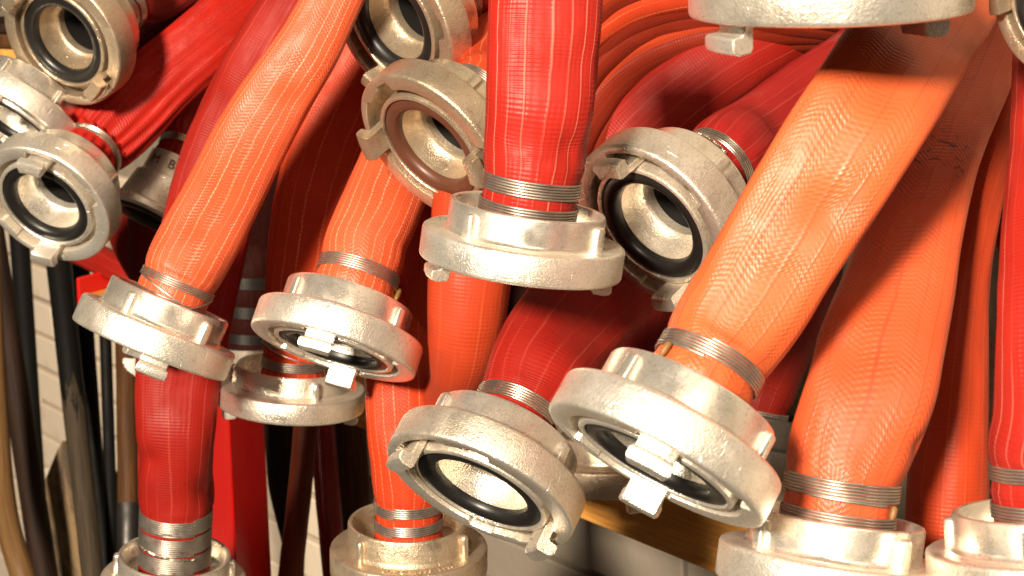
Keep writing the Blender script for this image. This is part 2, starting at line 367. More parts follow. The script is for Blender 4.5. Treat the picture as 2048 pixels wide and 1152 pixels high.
# ------------------------------------------------------------------ hose
def crom(pts, t):
    n = len(pts); i = min(int(t), n-2); f = t-i
    p0 = pts[max(i-1, 0)]; p1 = pts[i]; p2 = pts[i+1]; p3 = pts[min(i+2, n-1)]
    return [0.5*((2*b)+(-a+c)*f+(2*a-5*b+4*c-d)*f*f+(-a+3*b-3*c+d)*f**3) for a, b, c, d in zip(p0, p1, p2, p3)]
CIRC = PI*2*0.455*RC
def half_thick(a, circ):
    lo, hi = 0.0028, a
    def per(b): return PI*(3*(a+b)-math.sqrt((3*a+b)*(a+3*b)))
    if per(lo) >= circ: return lo
    for _ in range(24):
        m = (lo+hi)/2
        if per(m) > circ: hi = m
        else: lo = m
    return lo
class Hose:
    """a hose along stations (point, physical width, roll in degrees); s runs along it in metres"""
    def __init__(h, st, circ=CIRC, seed=0, wr=1.0, binds=(), pleat=0.0, flat=1.0, dents=()):
        h.flat, h.dents = flat, dents
        raw = [list(p)+[wd, roll] for p, wd, roll in st]
        smp = []; n = (len(raw)-1)*40
        for i in range(n+1): smp.append(crom(raw, (len(raw)-1)*i/n))
        d = [0.0]
        for a, b in zip(smp, smp[1:]): d.append(d[-1]+(Vector(b[:3])-Vector(a[:3])).length)
        m = int(d[-1]/0.002); i = 0; uni = []
        for k in range(m+1):
            t = min(d[-1]*k/m, d[-1]-1e-9)
            while d[i+1] < t: i += 1
            f = (t-d[i])/max(1e-9, d[i+1]-d[i]); uni.append([x+(y-x)*f for x, y in zip(smp[i], smp[i+1])])
        wts = [math.exp(-(j/4.0)**2) for j in range(-10, 11)]
        smp = []
        for k in range(m+1):
            r = min(10, k, m-k); ws = wts[10-r:11+r]; tw = sum(ws)
            smp.append([sum(w_*uni[k-r+j][c_] for j, w_ in enumerate(ws))/tw for c_ in range(5)])
        d = [0.0]
        for a, b in zip(smp, smp[1:]): d.append(d[-1]+(Vector(b[:3])-Vector(a[:3])).length)
        h.smp, h.d, h.len, h.circ, h.seed, h.wr, h.binds, h.pleat = smp, d, d[-1], circ, seed, wr, binds, pleat
    def at(h, s):
        s = min(max(s, 0), h.len-1e-6)
        lo, hi = 0, len(h.d)-1
        while hi-lo > 1:
            m = (lo+hi)//2
            if h.d[m] <= s: lo = m
            else: hi = m
        f = (s-h.d[lo])/max(1e-9, h.d[lo+1]-h.d[lo])
        return [a+(b-a)*f for a, b in zip(h.smp[lo], h.smp[lo+1])]
    def frame(h, s):
        q = h.at(s); c = Vector(q[:3])
        T = (Vector(h.at(min(s+0.004, h.len))[:3])-Vector(h.at(max(s-0.004, 0))[:3])).normalized()
        V = (-c).normalized()
        W = T.cross(V).normalized(); Nn = W.cross(T).normalized()
        r = R_(q[4]); W, Nn = W*math.cos(r)+Nn*math.sin(r), Nn*math.cos(r)-W*math.sin(r)
        a = max(q[3]/2, 0.004); a = min(a, h.circ/4*0.985)
        b = half_thick(a, h.circ)
        if h.flat < 1:
            bmax = max((x for x, _ in h.binds), default=0.0)
            f = min(max((s-bmax-0.002)/0.060, 0), 1); f = f*f*(3-2*f)
            b *= 1-(1-h.flat)*f
        return c, T, W, Nn, a, b
    def squeeze(h, s):
        k = 0.0
        for b, wd in h.binds:
            k = max(k, math.exp(-((s-b)/(wd*0.5+0.0034))**6))
        return k
    def ring(h, s, thetas, extra=0.0, raw=False):
        c, T, W, Nn, a, b = h.frame(s)
        flat = 1-b/a
        e = 2/(2+1.1*flat)
        sq = h.squeeze(s)
        res = []
        near = 0.0
        if h.binds:
            bmax = max(x for x, _ in h.binds)
            near = math.exp(-abs(s-bmax)/(0.022 if h.pleat < 0.0008 else 0.055)) if s > bmax else 1.0
        for t in thetas:
            ct, stt = math.cos(t), math.sin(t)
            x = math.copysign(abs(ct)**e, ct); y = math.copysign(abs(stt)**e, stt)
            p = c+W*(a*x)+Nn*(b*y)
            nn = (W*(ct/a)+Nn*(stt/b)).normalized()
            dsp = extra
            if not raw:
                nz = noise.noise(Vector((ct*1.2+h.seed*3.1, stt*1.2, s*22+h.seed)))
                n2 = noise.noise(Vector((ct*2.6+h.seed*1.7, stt*2.6+5, s*50)))
                dsp += h.wr*(0.0008*nz+0.0005*n2)*(1-0.85*near*(1-flat))*(1-sq)
                if h.binds:
                    pl = math.sin(t*15+3*math.sin(2*t+h.seed)+1.3*noise.noise(Vector((s*25, t*2, h.seed))))
                    dsp += (0.00035+h.pleat)*pl*near*(1-sq)
                    dsp += 0.0003*near*(1-sq)-0.0004*sq
            for dx_, dy_, dr_, dd_ in (h.dents if (not raw and stt > 0) else ()):
                qx = CX+FPX*p.x/p.y-dx_; qy = CY-FPX*p.z/p.y-dy_
                g = math.exp(-(qx*qx+qy*qy)/(dr_*dr_))
                if g > 0.004: dsp -= dd_*g
            res.append(p+nn*dsp)
        return res
    def mesh(h, name, mat, nu=88, step=0.0022):
        nv = max(20, int(h.len/step))
        th = [-PI/2+2*PI*j/nu for j in range(nu)]
        vs = []; fs = []; uvs = []
        for i in range(nv+1):
            vs += h.ring(h.len*i/nv, th)
        per = h.circ*1000; ln = h.len*1000
        for i in range(nv):
            for j in range(nu):
                j2 = (j+1) % nu
                fs.append((i*nu+j, i*nu+j2, (i+1)*nu+j2, (i+1)*nu+j))
                u0, u1 = per*j/nu, per*(j+1)/nu; v0, v1 = ln*i/nv, ln*(i+1)/nv
                uvs += (u0, v0, u1, v0, u1, v1, u0, v1)
        me = bpy.data.meshes.new(name); me.from_pydata([tuple(v) for v in vs], [], fs)
        uvl = me.uv_layers.new(name='UVMap'); uvl.data.foreach_set('uv', uvs)
        me.polygons.foreach_set('use_smooth', [True]*len(fs)); me.materials.append(mat); me.update()
        return me
    def binding(h, s0, turns, pitch=0.00134, wr=0.00057, seg=56, start=0.4):
        bm = bmesh.new(); pts = []; T = h.frame(s0)[1]
        for i in range(int(turns*seg)+1):
            f = i/seg
            pts.append(h.ring(s0, [start+2*PI*f], wr*0.6, raw=True)[0]+T*((f-turns/2)*pitch))
        tube_mesh(bm, pts, wr, 6)
        return finish(bm, 'wire_binding', 60)
    def strand(h, a, b, wr=0.0006, n=26):
        bm = bmesh.new()
        pts = [h.ring(a[0]+(b[0]-a[0])*i/n, [a[1]+(b[1]-a[1])*i/n], wr*1.2+0.0004, raw=True)[0] for i in range(n+1)]
        tube_mesh(bm, pts, wr, 6); return finish(bm, 'loose_wire', 60)
    def twist(h, a, b, wr=0.0005, turns=8, n=90):
        bm = bmesh.new()
        for ph in (0, PI):
            pts = []
            for i in range(n+1):
                f = i/n; s = a[0]+(b[0]-a[0])*f; t = a[1]+(b[1]-a[1])*f
                c, T, W, Nn, aa, bb = h.frame(s)
                p = h.ring(s, [t], 0.0016, raw=True)[0]
                nrm = (W*math.cos(t)+Nn*math.sin(t)).normalized()
                p = p+(nrm*math.cos(2*PI*turns*f+ph)+T*math.sin(2*PI*turns*f+ph))*wr*1.05
                pts.append(p)
            tube_mesh(bm, pts, wr, 5)
        return finish(bm, 'twisted_wire', 60)

GROUP = 'fire hoses hanging in the rack'
def shift(me, L):
    me.transform(Matrix.Translation(-L)); return me
def coupling_frame(cx, cy, a, q, d, depth=None):
    depth = depth or FPX*RC/a
    C = P(cx, cy, depth)
    v = (-C).normalized()
    right = (Vector((1, 0, 0))-v*v.x).normalized(); up = v.cross(right); 
    if up.z < 0: up = -up
    dl = math.hypot(*d); dx, dy = d[0]/dl, d[1]/dl
    n = (v*q+(right*dx-up*dy)*math.sqrt(1-q*q)).normalized()
    X = (v-n*v.dot(n)).normalized(); Y = n.cross(X)
    return C, n, Matrix((X, Y, n)).transposed().to_4x4(), depth

def coupled_hose(label, cx, cy, a, q, d, st, mat, alloy_k='bright', claw=0.0, ribs=(45, -60, 170), binds=((0.62, 5), (0.84, 6)), sz=1.0,
                 wire='wire', seal='rubber', rib='rib', seed=0, wr=1.0, pleat=0.0, extras=(), hr=0.455, letters=None, depth=None, flat=0.66, dents=()):
    C, n, Rm, depth = coupling_frame(cx, cy, a, q, d, depth)
    RS = a*depth/FPX; k_ = RS/RC
    root = thing('fire_hose', label, 'fire hose', C, GROUP)
    am = AL[alloy_k]; sm = AL['dark'] if alloy_k == 'dark' else M['smooth_dull' if alloy_k == 'dull' else 'smooth']
    cp = link('coupling', shared('flange', am), root)
    cp.matrix_basis = Rm @ Matrix.Rotation(R_(claw), 4, 'Z') @ Matrix.Diagonal((k_, k_, sz*k_, 1))
    link('collar', shared('collar', am if rib == 'pin' else sm), cp)
    link('nozzle', shared('nozzle', am), cp)
    link('lining', shared('lining', M['rubber']), cp)
    link('seal_ring', shared('seal', M[seal]), cp)
    for k in (0, 180):
        o = link('claw', shared('claw', am), cp); o.rotation_euler = (0, 0, R_(k))
    for r in ribs:
        o = link('grip_rib', shared(rib, sm), cp); o.rotation_euler = (0, 0, R_(r-claw))
    if letters:
        letters(cp, claw, am)
    # the jacket starts on the tailpiece inside the collar
    wd = 2*hr*RS
    zs = [0.43, 0.62, 0.74, 0.86, 1.02]
    if binds: zs = [0.43, 0.62, 0.84, max(b for b, _ in binds)+0.10, max(b for b, _ in binds)+0.26]
    stl = [(C-n*(z*sz*RS), wd*(1.07 if k == 4 else 1), 0) for k, z in enumerate(zs)]
    if len(binds) and max(b for b, _ in binds) > 1.0: pass
    for t in st:
        px, py, dp, wp = t[:4]; roll = t[4] if len(t) > 4 else 0
        stl.append((P(px, py, dp), wp*dp/FPX, roll))
    bl = [((b-0.43)*sz*RS, tn*0.00122) for b, tn in binds]
    h = Hose(stl, max(CIRC*k_, PI*wd), seed, wr, bl, pleat, flat, dents)
    link('jacket', shift(h.mesh('jacket', M[mat]), C), root)
    objs = []
    for (b, tn), (s, wdt) in zip(binds, bl):
        o = link('wire_binding', shift(h.binding(s, tn, start=0.3+seed), C), root, M[wire]); objs.append(o)
    for e in extras:
        par = objs[0] if objs else root
        f = lambda z: (z-0.43)*sz*RS
        if e[0] == 'strand':
            link('loose_wire', shift(h.strand((f(e[1]), R_(e[2])), (f(e[3]), R_(e[4]))), C), par, M[wire])
        elif e[0] == 'twist':
            link('twisted_wire', shift(h.twist((f(e[1]), R_(e[2])), (f(e[3]), R_(e[4]))), C), par, M['wire_bright'])
        elif e[0] == 'tag':
            p0 = h.ring(f(e[1]), [R_(e[2])], 0.0022, raw=True)[0]; p1 = h.ring(f(e[3]), [R_(e[4])], 0.0022, raw=True)[0]
            bm = bmesh.new(); tube_mesh(bm, [p0+(p1-p0)*k/5 for k in range(6)], [e[5]*x for x in (0.5, 0.9, 1.0, 0.95, 1.0, 0.7)], 9)
            link('toggle', shift(finish(bm, 'toggle', 50), C), par, M[e[6]])
    return root, h, C

def free_hose(label, st, mat, seed=0, wr=1.0, circ=CIRC, group=GROUP, name='fire_hose'):
    stl = [(P(t[0], t[1], t[2]), t[3]*t[2]/FPX, t[4] if len(t) > 4 else 0) for t in st]
    h = Hose(stl, circ, seed, wr)
    o = link(name, h.mesh('hose_jacket', M[mat], 56, 0.003))
    L = stl[0][0].copy(); shift(o.data, L); o.location = L
    o['label'] = label; o['category'] = 'fire hose'; o['group'] = group
    return o, h, L
#MARK_SETTING
# ------------------------------------------------------------------ the setting: brick wall, wooden beam
A0 = P(80, 610, 2.4); B0 = P(1300, 1100, 1.41)
U = (B0-A0).normalized()
up0 = P(70, 540, 2.4)-A0; 
yv = (P(70, 540, 2.5)-P(70, 540, 2.4))
kk = -up0.dot(U)/yv.dot(U)
Vv = (up0+yv*kk).normalized()
Wn = U.cross(Vv).normalized()
if Wn.y > 0: Wn = -Wn                            # towards the camera
wall = thing('brick_wall', 'cream painted brick wall with grey joints behind the tools and the beam', 'wall', A0)
bm = bmesh.new(); block(bm, U*-2.0+Vv*-1.2-Wn*0.10, U*4.4, Vv*2.6, Wn*0.09)
link('mortar', finish(bm, 'mortar', 30), wall, M['mortar'])
bm = bmesh.new()
BL, BH, BD = 0.205, 0.0455, 0.012
block(bm, Vector((0, 0, 0)), Vector((BL, 0, 0)), Vector((0, BH, 0)), Vector((0, 0, BD)), 0.0018, 1)
brick_me = finish(bm, 'brick', 30, M['brick'])
shaded_me = brick_me.copy(); shaded_me.name = 'shaded_brick'; shaded_me.materials.clear(); shaded_me.materials.append(M['shaded_brick'])
RW = Matrix((U, Vv, Wn)).transposed().to_4x4()
cnt = 0
for r in range(-24, 24):
    for c in range(-10, 12):
        x = c*0.212+(0.106 if r % 2 else 0)+random.uniform(-0.003, 0.003)-0.055; y = r*0.0527+0.012
        ctr = A0+U*(x+BL/2)+Vv*(y+BH/2)
        if ctr.y < 0.5: continue
        px = CX+FPX*ctr.x/ctr.y; py = CY-FPX*ctr.z/ctr.y
        if not (-250 < px < 1750 and 330 < py < 1300): continue
        if px > 420 and py < 760: continue
        if cnt >= 300: continue
        o = link('brick', shaded_me if px > 800 else brick_me, wall); cnt += 1
        o.matrix_basis = Matrix.Translation(U*x+Vv*y-Wn*(0.0095-random.uniform(0, 0.0018))) @ RW @ Matrix.Rotation(random.uniform(-0.004, 0.004), 4, 'Z')

def box_uv(me, a, b):
    """uv in millimetres: v along direction a, u along the rest"""
    uvl = me.uv_layers.new(name='UVMap')
    for p in me.polygons:
        for li in p.loop_indices:
            co = me.vertices[me.loops[li].vertex_index].co
            c = a.cross(b)
            uvl.data[li].uv = ((co.dot(b)+co.dot(c))*1000, co.dot(a)*1000)
    return me
D0 = 1.52
Lb = P(164, 590, D0)
Uw, Ww = U, Wn
U = (P(1450, 1106, 1.115)-Lb).normalized(); Wn = U.cross(Vv).normalized()
Wn = -Wn if Wn.y > 0 else Wn
Vv = (Vv-U*Vv.dot(U)).normalized(); Wn = U.cross(Vv).normalized()
Wn = -Wn if Wn.y > 0 else Wn
bm = bmesh.new(); block(bm, Vector((0, 0, 0)), U*1.2, Vv*-0.018, Wn*-0.060, 0.0012, 1)
me = box_uv(finish(bm, 'beam', 30), U, Wn)
beam = link('wooden_beam', me, None, M['w_yellow']); beam.location = Lb
beam['label'] = 'varnished yellow wooden beam sloping down behind the couplings, its left end red'; beam['category'] = 'beam'
bm = bmesh.new(); block(bm, U*-0.004+Vv*0.016+Wn*0.003, U*0.004, Vv*-0.035, Wn*-0.066, 0.001, 1)
link('painted_end', finish(bm, 'painted_end', 30), beam, M['red_paint'])
bm = bmesh.new(); block(bm, U*0.0005+Vv*-0.0130+Wn*0.002, U*0.07, Vv*-0.0055, Wn*-0.010, 0.0008, 1)
link('painted_edge', finish(bm, 'painted_edge', 30), beam, M['red_paint'])

# ------------------------------------------------------------------ tools leaning on the wall
def pole(name, label, cat, st, mat, group=None, nu=28):
    """round handle through stations (px, py, distance, width in px)"""
    stl = [(P(a, b, d), wp*d/FPX, 0) for a, b, d, wp in st]
    bm = bmesh.new(); n = 60
    raw = [list(p)+[wd] for p, wd, _ in stl]
    smp = [crom(raw, (len(raw)-1)*i/n) for i in range(n+1)]
    L = stl[0][0]
    vs, fs, uvs = [], [], []; acc = 0; prev = None
    for i, q in enumerate(smp):
        c = Vector(q[:3])
        T = (Vector(smp[min(i+1, n)][:3])-Vector(smp[max(i-1, 0)][:3])).normalized()
        x = T.cross(Vector((0, -1, 0))).normalized(); y = x.cross(T)
        for k in range(nu):
            t = 2*PI*k/nu
            rr = q[3]/2*(1+0.03*noise.noise(Vector((math.cos(t), math.sin(t), i*0.15+a_seed(label)))))
            vs.append(tuple(c-L+(x*math.cos(t)+y*math.sin(t))*rr))
    for i in range(n):
        seg = (Vector(smp[i+1][:3])-Vector(smp[i][:3])).length*1000
        for k in range(nu):
            k2 = (k+1) % nu
            fs.append((i*nu+k, i*nu+k2, (i+1)*nu+k2, (i+1)*nu+k))
            u0, u1 = 100*k/nu, 100*(k+1)/nu
            uvs += (u0, acc, u1, acc, u1, acc+seg, u0, acc+seg)
        acc += seg
    me = bpy.data.meshes.new(name); me.from_pydata(vs, [], fs)
    me.uv_layers.new(name='UVMap').data.foreach_set('uv', uvs)
    me.polygons.foreach_set('use_smooth', [True]*len(fs)); me.materials.append(M[mat]); me.update()
    o = link(name, me); o.location = L; o['label'] = label; o['category'] = cat
    if group: o['group'] = group
    return o, L
def a_seed(s): return (sum(map(ord, s)) % 97)*1.3
TG = 'tools leaning against the brick wall'
pole('tool_handle', 'pale curved wooden handle at the bottom left corner', 'tool handle', [(-24, 380, 1.62, 40), (-12, 700, 1.58, 42), (0, 920, 1.55, 46), (14, 1040, 1.52, 48), (42, 1140, 1.5, 50), (66, 1210, 1.5, 52)], 'w_light', TG)
pole('tool_handle', 'dark brown wooden handle second from the left edge', 'tool handle', [(-28, 380, 1.70, 46), (36, 800, 1.66, 50), (95, 1190, 1.6, 54)], 'w_dark', TG)
pole('tool_handle', 'near black slim handle close behind the dark brown handle', 'tool handle', [(32, 380, 1.85, 42), (62, 800, 1.78, 34), (92, 1190, 1.7, 28)], 'black_paint', TG)
pole('tool_handle', 'thick black handle with its lower half peeled to bare grey wood', 'tool handle', [(106, 420, 1.70, 52), (149, 820, 1.63, 46), (190, 1190, 1.58, 44)], 'w_peel', TG)
pole('tool_handle', 'plain black handle beside the thick peeled handle', 'tool handle', [(150, 440, 1.74, 46), (182, 820, 1.70, 34), (216, 1190, 1.66, 26)], 'black_paint', TG)
pole('tool_handle', 'thin black rod left of the brown ferruled handle', 'tool handle', [(206, 520, 1.68, 24), (215, 800, 1.66, 24), (228, 1190, 1.62, 24)], 'black_paint', TG)
o, L = pole('tool_handle', 'brown wooden handle with torn white paper and dark ferrule beside the lowest red hose', 'tool handle', [(252, 640, 1.58, 44), (254, 800, 1.55, 42), (257, 1014, 1.52, 42)], 'w_brown', TG)
o2, _ = pole('ferrule', '', '', [(257, 1008, 1.52, 47), (258, 1090, 1.51, 47), (259, 1190, 1.50, 46)], 'steel')
o2.location = o2.location-L; o2.parent = o; del o2['label']; del o2['category']
bm = bmesh.new()
c = P(259, 737, 1.555); rr = 0.0099
grid = []
for i in range(9):
    row = []
    for j in range(5):
        t = -0.75+1.5*j/4; z = (i-4)*0.0023+0.0012*noise.noise(Vector((i*0.9, j*0.8, 3)))
        r2 = 1+(0.10 if (i+j) % 3 == 0 else 0.04)
        row.append(bm.verts.new(Vector((rr*r2*math.sin(t)*(0.8+0.2*noise.noise(Vector((i, 1, 1)))), -rr*r2*math.cos(t), z))))
    grid.append(row)
for i in range(8):
    for j in range(4): bm.faces.new((grid[i][j], grid[i][j+1], grid[i+1][j+1], grid[i+1][j]))
for v in bm.verts: v.co += c-L+Vector((0, 0.006, 0))
link('paper_sticker', finish(bm, 'paper_sticker', 60), o, M['white_paper'])

def slab(name, label, cat, outline, thick, mat, group=None, depthdir=Vector((0, 1, 0)), bev=0.0015):
    """solid board from a closed outline of points, given thickness"""
    bm = bmesh.new(); L = outline[0].copy()
    nrm = Vector((0, 0, 0))
    a = [bm.verts.new(p-L) for p in outline]; b = [bm.verts.new(p-L+depthdir*thick) for p in outline]
    bm.faces.new(a); bm.faces.new(b[::-1])
    n = len(a)
    for i in range(n): bm.faces.new((a[i], a[(i+1) % n], b[(i+1) % n], b[i]))
    bmesh.ops.recalc_face_normals(bm, faces=bm.faces)
    if bev: bmesh.ops.bevel(bm, geom=list(bm.edges), offset=bev, segments=2, affect='EDGES')
    ax = Vector((0.04, 0, 1)).normalized()
    me = box_uv(finish(bm, name, 30), ax, Vector((1, 0, 0)))
    o = link(name, me, None, M[mat]); o.location = L; o['label'] = label; o['category'] = cat
    if group: o['group'] = group
    return o
slab('spade_blade', 'muddy pointed spade blade behind the peeled black handle', 'spade', [P(127, 880, 1.80), P(138, 900, 1.80), P(160, 1000, 1.79), P(232, 1030, 1.78), P(236, 1200, 1.76), P(84, 1200, 1.76), P(87, 1060, 1.78), P(86, 968, 1.79), P(115, 898, 1.80)], 0.008, 'w_mud', TG)
slab('wooden_board', 'dull brown wooden board edge between the two black handles', 'board', [P(206, 905, 1.86), P(240, 960, 1.85), P(240, 1040, 1.85), P(204, 1040, 1.85)], 0.01, 'w_mud', TG)
# red post turned so that an edge faces the camera
bm = bmesh.new()
e0, e1 = P(453, 760, 1.34), P(474, 1190, 1.30)
l0, l1 = P(434, 760, 1.40), P(410, 1190, 1.36)
r0, r1 = P(524, 760, 1.40), P(546, 1190, 1.36)
bk = Vector((0, 0.05, 0))
tops = [bm.verts.new(p-e1) for p in (e0, r0, (l0+r0)/2+bk, l0)]; bots = [bm.verts.new(p-e1) for p in (e1, r1, (l1+r1)/2+bk, l1)]
for i in range(4): bm.faces.new((tops[i], tops[(i+1) % 4], bots[(i+1) % 4], bots[i]))
bm.faces.new(tops[::-1]); bm.faces.new(bots)
bmesh.ops.recalc_face_normals(bm, faces=bm.faces)
bmesh.ops.bevel(bm, geom=list(bm.edges), offset=0.0015, segments=2, affect='EDGES')
o = link('red_post', finish(bm, 'red_post', 30), None, M['red_paint']); o.location = e1
o['label'] = 'glossy red painted post standing right of the lowest hose'; o['category'] = 'post'
pole('tool_handle', 'dark olive brown handle just right of the red post', 'tool handle', [(566, 780, 1.52, 84), (574, 960, 1.5, 76), (588, 1100, 1.48, 44), (590, 1190, 1.47, 34)], 'w_dark', TG)
pole('tool_handle', 'red brown stick leaning left below the pinned coupling', 'tool handle', [(618, 780, 1.40, 50), (600, 980, 1.38, 48), (576, 1190, 1.36, 50)], 'w_red', TG)
pole('tool_handle', 'dark red painted stick between the two brown handles', 'tool handle', [(638, 780, 1.45, 52), (654, 980, 1.43, 50), (674, 1190, 1.41, 50)], 'dark_red_paint', TG)
pole('tool_handle', 'brown round handle right of the dark red stick', 'tool handle', [(694, 780, 1.50, 64), (708, 960, 1.48, 62), (726, 1190, 1.46, 62)], 'w_brown', TG)
# boards and rods in the top left corner
for i, (y0, y1, mt, lb) in enumerate(((30, 62, 'w_dark', 'dark wooden slat at the top left edge'), (66, 92, 'w_brown', 'brown wooden slat under the dark one at the left edge'), (96, 122, 'w_yellow', 'orange brown wooden slat lowest at the left edge'))):
    slab('wooden_board', lb, 'slat', [P(-60, y0, 1.5), P(120, y0+6, 1.46), P(120, y1+6, 1.46), P(-60, y1, 1.5)], 0.02, mt, 'slats at the top left edge')
for i, y in enumerate((10, 19)):
    pole('steel_rod', ('upper' if i == 0 else 'lower')+' of two thin bright rods at the top left edge', 'rod', [(-40, y+2, 1.45, 5), (20, y-1, 1.44, 5), (110, y-8, 1.43, 5)], 'wire_bright', 'rods at the top left edge', 10)

# ------------------------------------------------------------------ hoses with couplings
H = coupled_hose
H('dark red hose whose tarnished coupling faces left at the top left corner', 122, 82, 142, 0.68, (-.85, .53),
  [(330, -30, 1.28, 125), (430, -110, 1.28, 130)], 'dark', 'dull', -75, (20, 140, -100), ((1.0, 5), (1.15, 5)), 1.15, 'wire_bright', seed=1, pleat=0.0006)
H('hose with gleaming white coupling cut by the left edge under the corner coupling', 20, 250, 137, 0.30, (-.57, .82),
  [(150, 60, 1.34, 130), (230, -60, 1.36, 130)], 'dark', 'bright', 35, (43, -26, 160), ((0.62, 5), (0.84, 6)), 1.0, seed=2)
H('bright red pleated hose ending in an open coupling at the left edge', 88, 412, 142, 0.64, (-.64, .77),
  [(250, 232, 1.235, 150), (333, 150, 1.24, 142), (450, 52, 1.23, 138), (560, -40, 1.2, 140), (640, -120, 1.2, 140)], 'pleat', 'bright', 34, (-38, 80, -160), ((1.10, 5),), 1.18, 'wire_bright', seed=3, pleat=0.0015, hr=0.48)
H('stitched orange hose at front left above a tilted white coupling', 298, 700, 163, -0.08, (-.384, .923),
  [(407, 463, 1.015, 160), (451, 382, 1.005, 154), (491, 300, .995, 152), (530, 229, .99, 146), (584, 146, .985, 136), (625, 80, .985, 128), (664, 0, .985, 118), (725, -130, .99, 120)], 'stitched', 'bright', -8, (33, -42, 170), ((0.66, 4), (0.90, 4)), 0.98, seed=4, wr=0.5, flat=0.6, dents=((585, 205, 34, 0.003), (375, 490, 40, 0.002)),
  extras=(('strand', 0.88, 165, 0.68, 60), ('strand', 0.68, 60, 0.87, 15)))
H('orange hose left of the centre with a wide tilted white coupling', 665, 705, 172, 0.20, (-.31, .95),
  [(727, 495, .99, 164), (757, 425, 1.0, 162), (797, 325, 1.025, 154), (837, 230, 1.06, 150), (882, 120, 1.10, 150), (930, -20, 1.12, 150)], 'stitched', 'bright', 14, (54, -48, 180), ((0.70, 4), (1.00, 6)), 1.0, seed=5, hr=0.475,
  extras=(('tag', 0.78, 14, 0.95, 6, 0.0017, 'brass'),))
H('deep orange hose in a pinned collar tucked under the wide tilted coupling', 582, 812, 146, -0.27, (-.05, 1),
  [(597, 600, 1.13, 140), (616, 500, 1.115, 160), (634, 400, 1.10, 172), (662, 300, 1.095, 174), (706, 200, 1.09, 172), (756, 100, 1.09, 168), (806, 0, 1.09, 160), (860, -110, 1.09, 160)], 'deep', 'mid', -90, (-23, 95, 215), ((0.76, 5), (1.12, 4)), 0.84, seed=6, rib='pin', hr=0.42,
  extras=(('strand', 1.09, 160, 0.80, 50),))
H('red hose hanging lowest at bottom left with three wire bands above its collar', 346, 1200, 144, -0.45, (0, 1),
  [(350, 900, 1.125, 146), (351, 850, 1.12, 158), (355, 770, 1.12, 166), (372, 660, 1.12, 172), (393, 560, 1.12, 176), (415, 450, 1.12, 178), (442, 340, 1.115, 174), (478, 240, 1.11, 165), (530, 130, 1.105, 160), (605, 0, 1.105, 150), (670, -110, 1.1, 150)], 'red', 'mid', 40, (-85, 100, 10), ((0.72, 9), (1.00, 9), (1.27, 8)), 1.0, seed=7, wr=1.2, flat=0.75, dents=((296, 925, 26, 0.004), (418, 985, 30, 0.004), (380, 880, 60, -0.002), (425, 190, 40, 0.003)), hr=0.48,
  extras=(('twist', 0.93, 175, 0.83, 60),))
H('deep orange hose whose raised lettered collar stands at the bottom centre', 818, 1142, 157, -0.40, (0.02, 1),
  [(810, 920, 1.045, 136), (804, 850, 1.045, 140), (800, 740, 1.055, 140), (802, 620, 1.08, 138), (808, 500, 1.12, 140), (815, 380, 1.16, 140), (850, 200, 1.2, 140)], 'deep', 'dull', 40, (48, -60, 170), ((0.68, 5), (0.92, 5)), 1.0, seed=8, rib='pin', hr=0.42,
  letters=lambda cp, claw, am: link('raised_lettering', text_mesh('5/WZ/  1050  1116', 0.0058, 0.0004,
     lambda x, y, z: (lambda t, r: Vector((r*math.cos(t), r*math.sin(t), -0.36*RC-max(0, z+0.0003))))(R_(-8-claw)-x/(0.88*RC), 0.885*RC-y*0.9), am), cp))
H('dark red hose at the top, tarnished coupling with deep bore cut by the upper edge', 780, 50, 168, 0.60, (-.88, .47),
  [(1010, -10, 1.14, 150), (1100, -40, 1.16, 150), (1200, -90, 1.18, 150)], 'dark', 'dull', -139, (10, 130, -120), ((1.02, 6),), 1.05, seed=9)
H('orange hose left of the upright centre hose, coupling with a brown seal', 858, 300, 179, 0.52, (-.73, .68),
  [(1010, 100, 1.02, 165), (1080, 0, 1.08, 170), (1150, -90, 1.1, 170)], 'deep', 'dull', 142, (15, 140, -110), ((0.94, 6),), 1.0, seed=10, seal='brown_rubber')
H('lined red hose hanging straight down at the centre over a broad white coupling', 1040, 532, 204, -0.19, (-.14, .99),
  [(1070, 300, .81, 205), (1081, 200, .80, 218), (1086, 100, .80, 224), (1091, 0, .80, 229), (1096, -140, .81, 232)], 'lined', 'bright', 75, (42, -63, 170), ((0.66, 6), (0.95, 6)), 0.86, seed=11, hr=0.47, wr=0.5, dents=((1142, 300, 32, 0.003), (1160, 130, 45, 0.0015)))
H('grey stained dark red hose running up behind the big orange hose, coupling open', 1300, 455, 190, 0.60, (-.74, .67),
  [(1515, 262, .95, 145), (1610, 195, .985, 150), (1720, 125, 1.03, 150), (1860, 20, 1.08, 150)], 'stained', 'mid', 60, (0, 120, -110), ((1.05, 5),), 1.15, 'wire_bright', seed=12, pleat=0.0006,
  extras=(('twist', 0.97, 150, 0.90, 95),))
H('deep red hose at the lower middle, coupling with black seal facing down left', 956, 986, 205, 0.36, (-.45, .89),
  [(1082, 725, .850, 202), (1150, 632, .885, 216), (1240, 540, .95, 212), (1330, 440, 1.03, 205), (1420, 340, 1.10, 200)], 'red', 'mid', 75, (63, -44, 180), ((0.96, 6),), 1.0, 'wire_bright', seed=13, dents=((1120, 700, 70, -0.002), (1200, 650, 60, 0.003)))
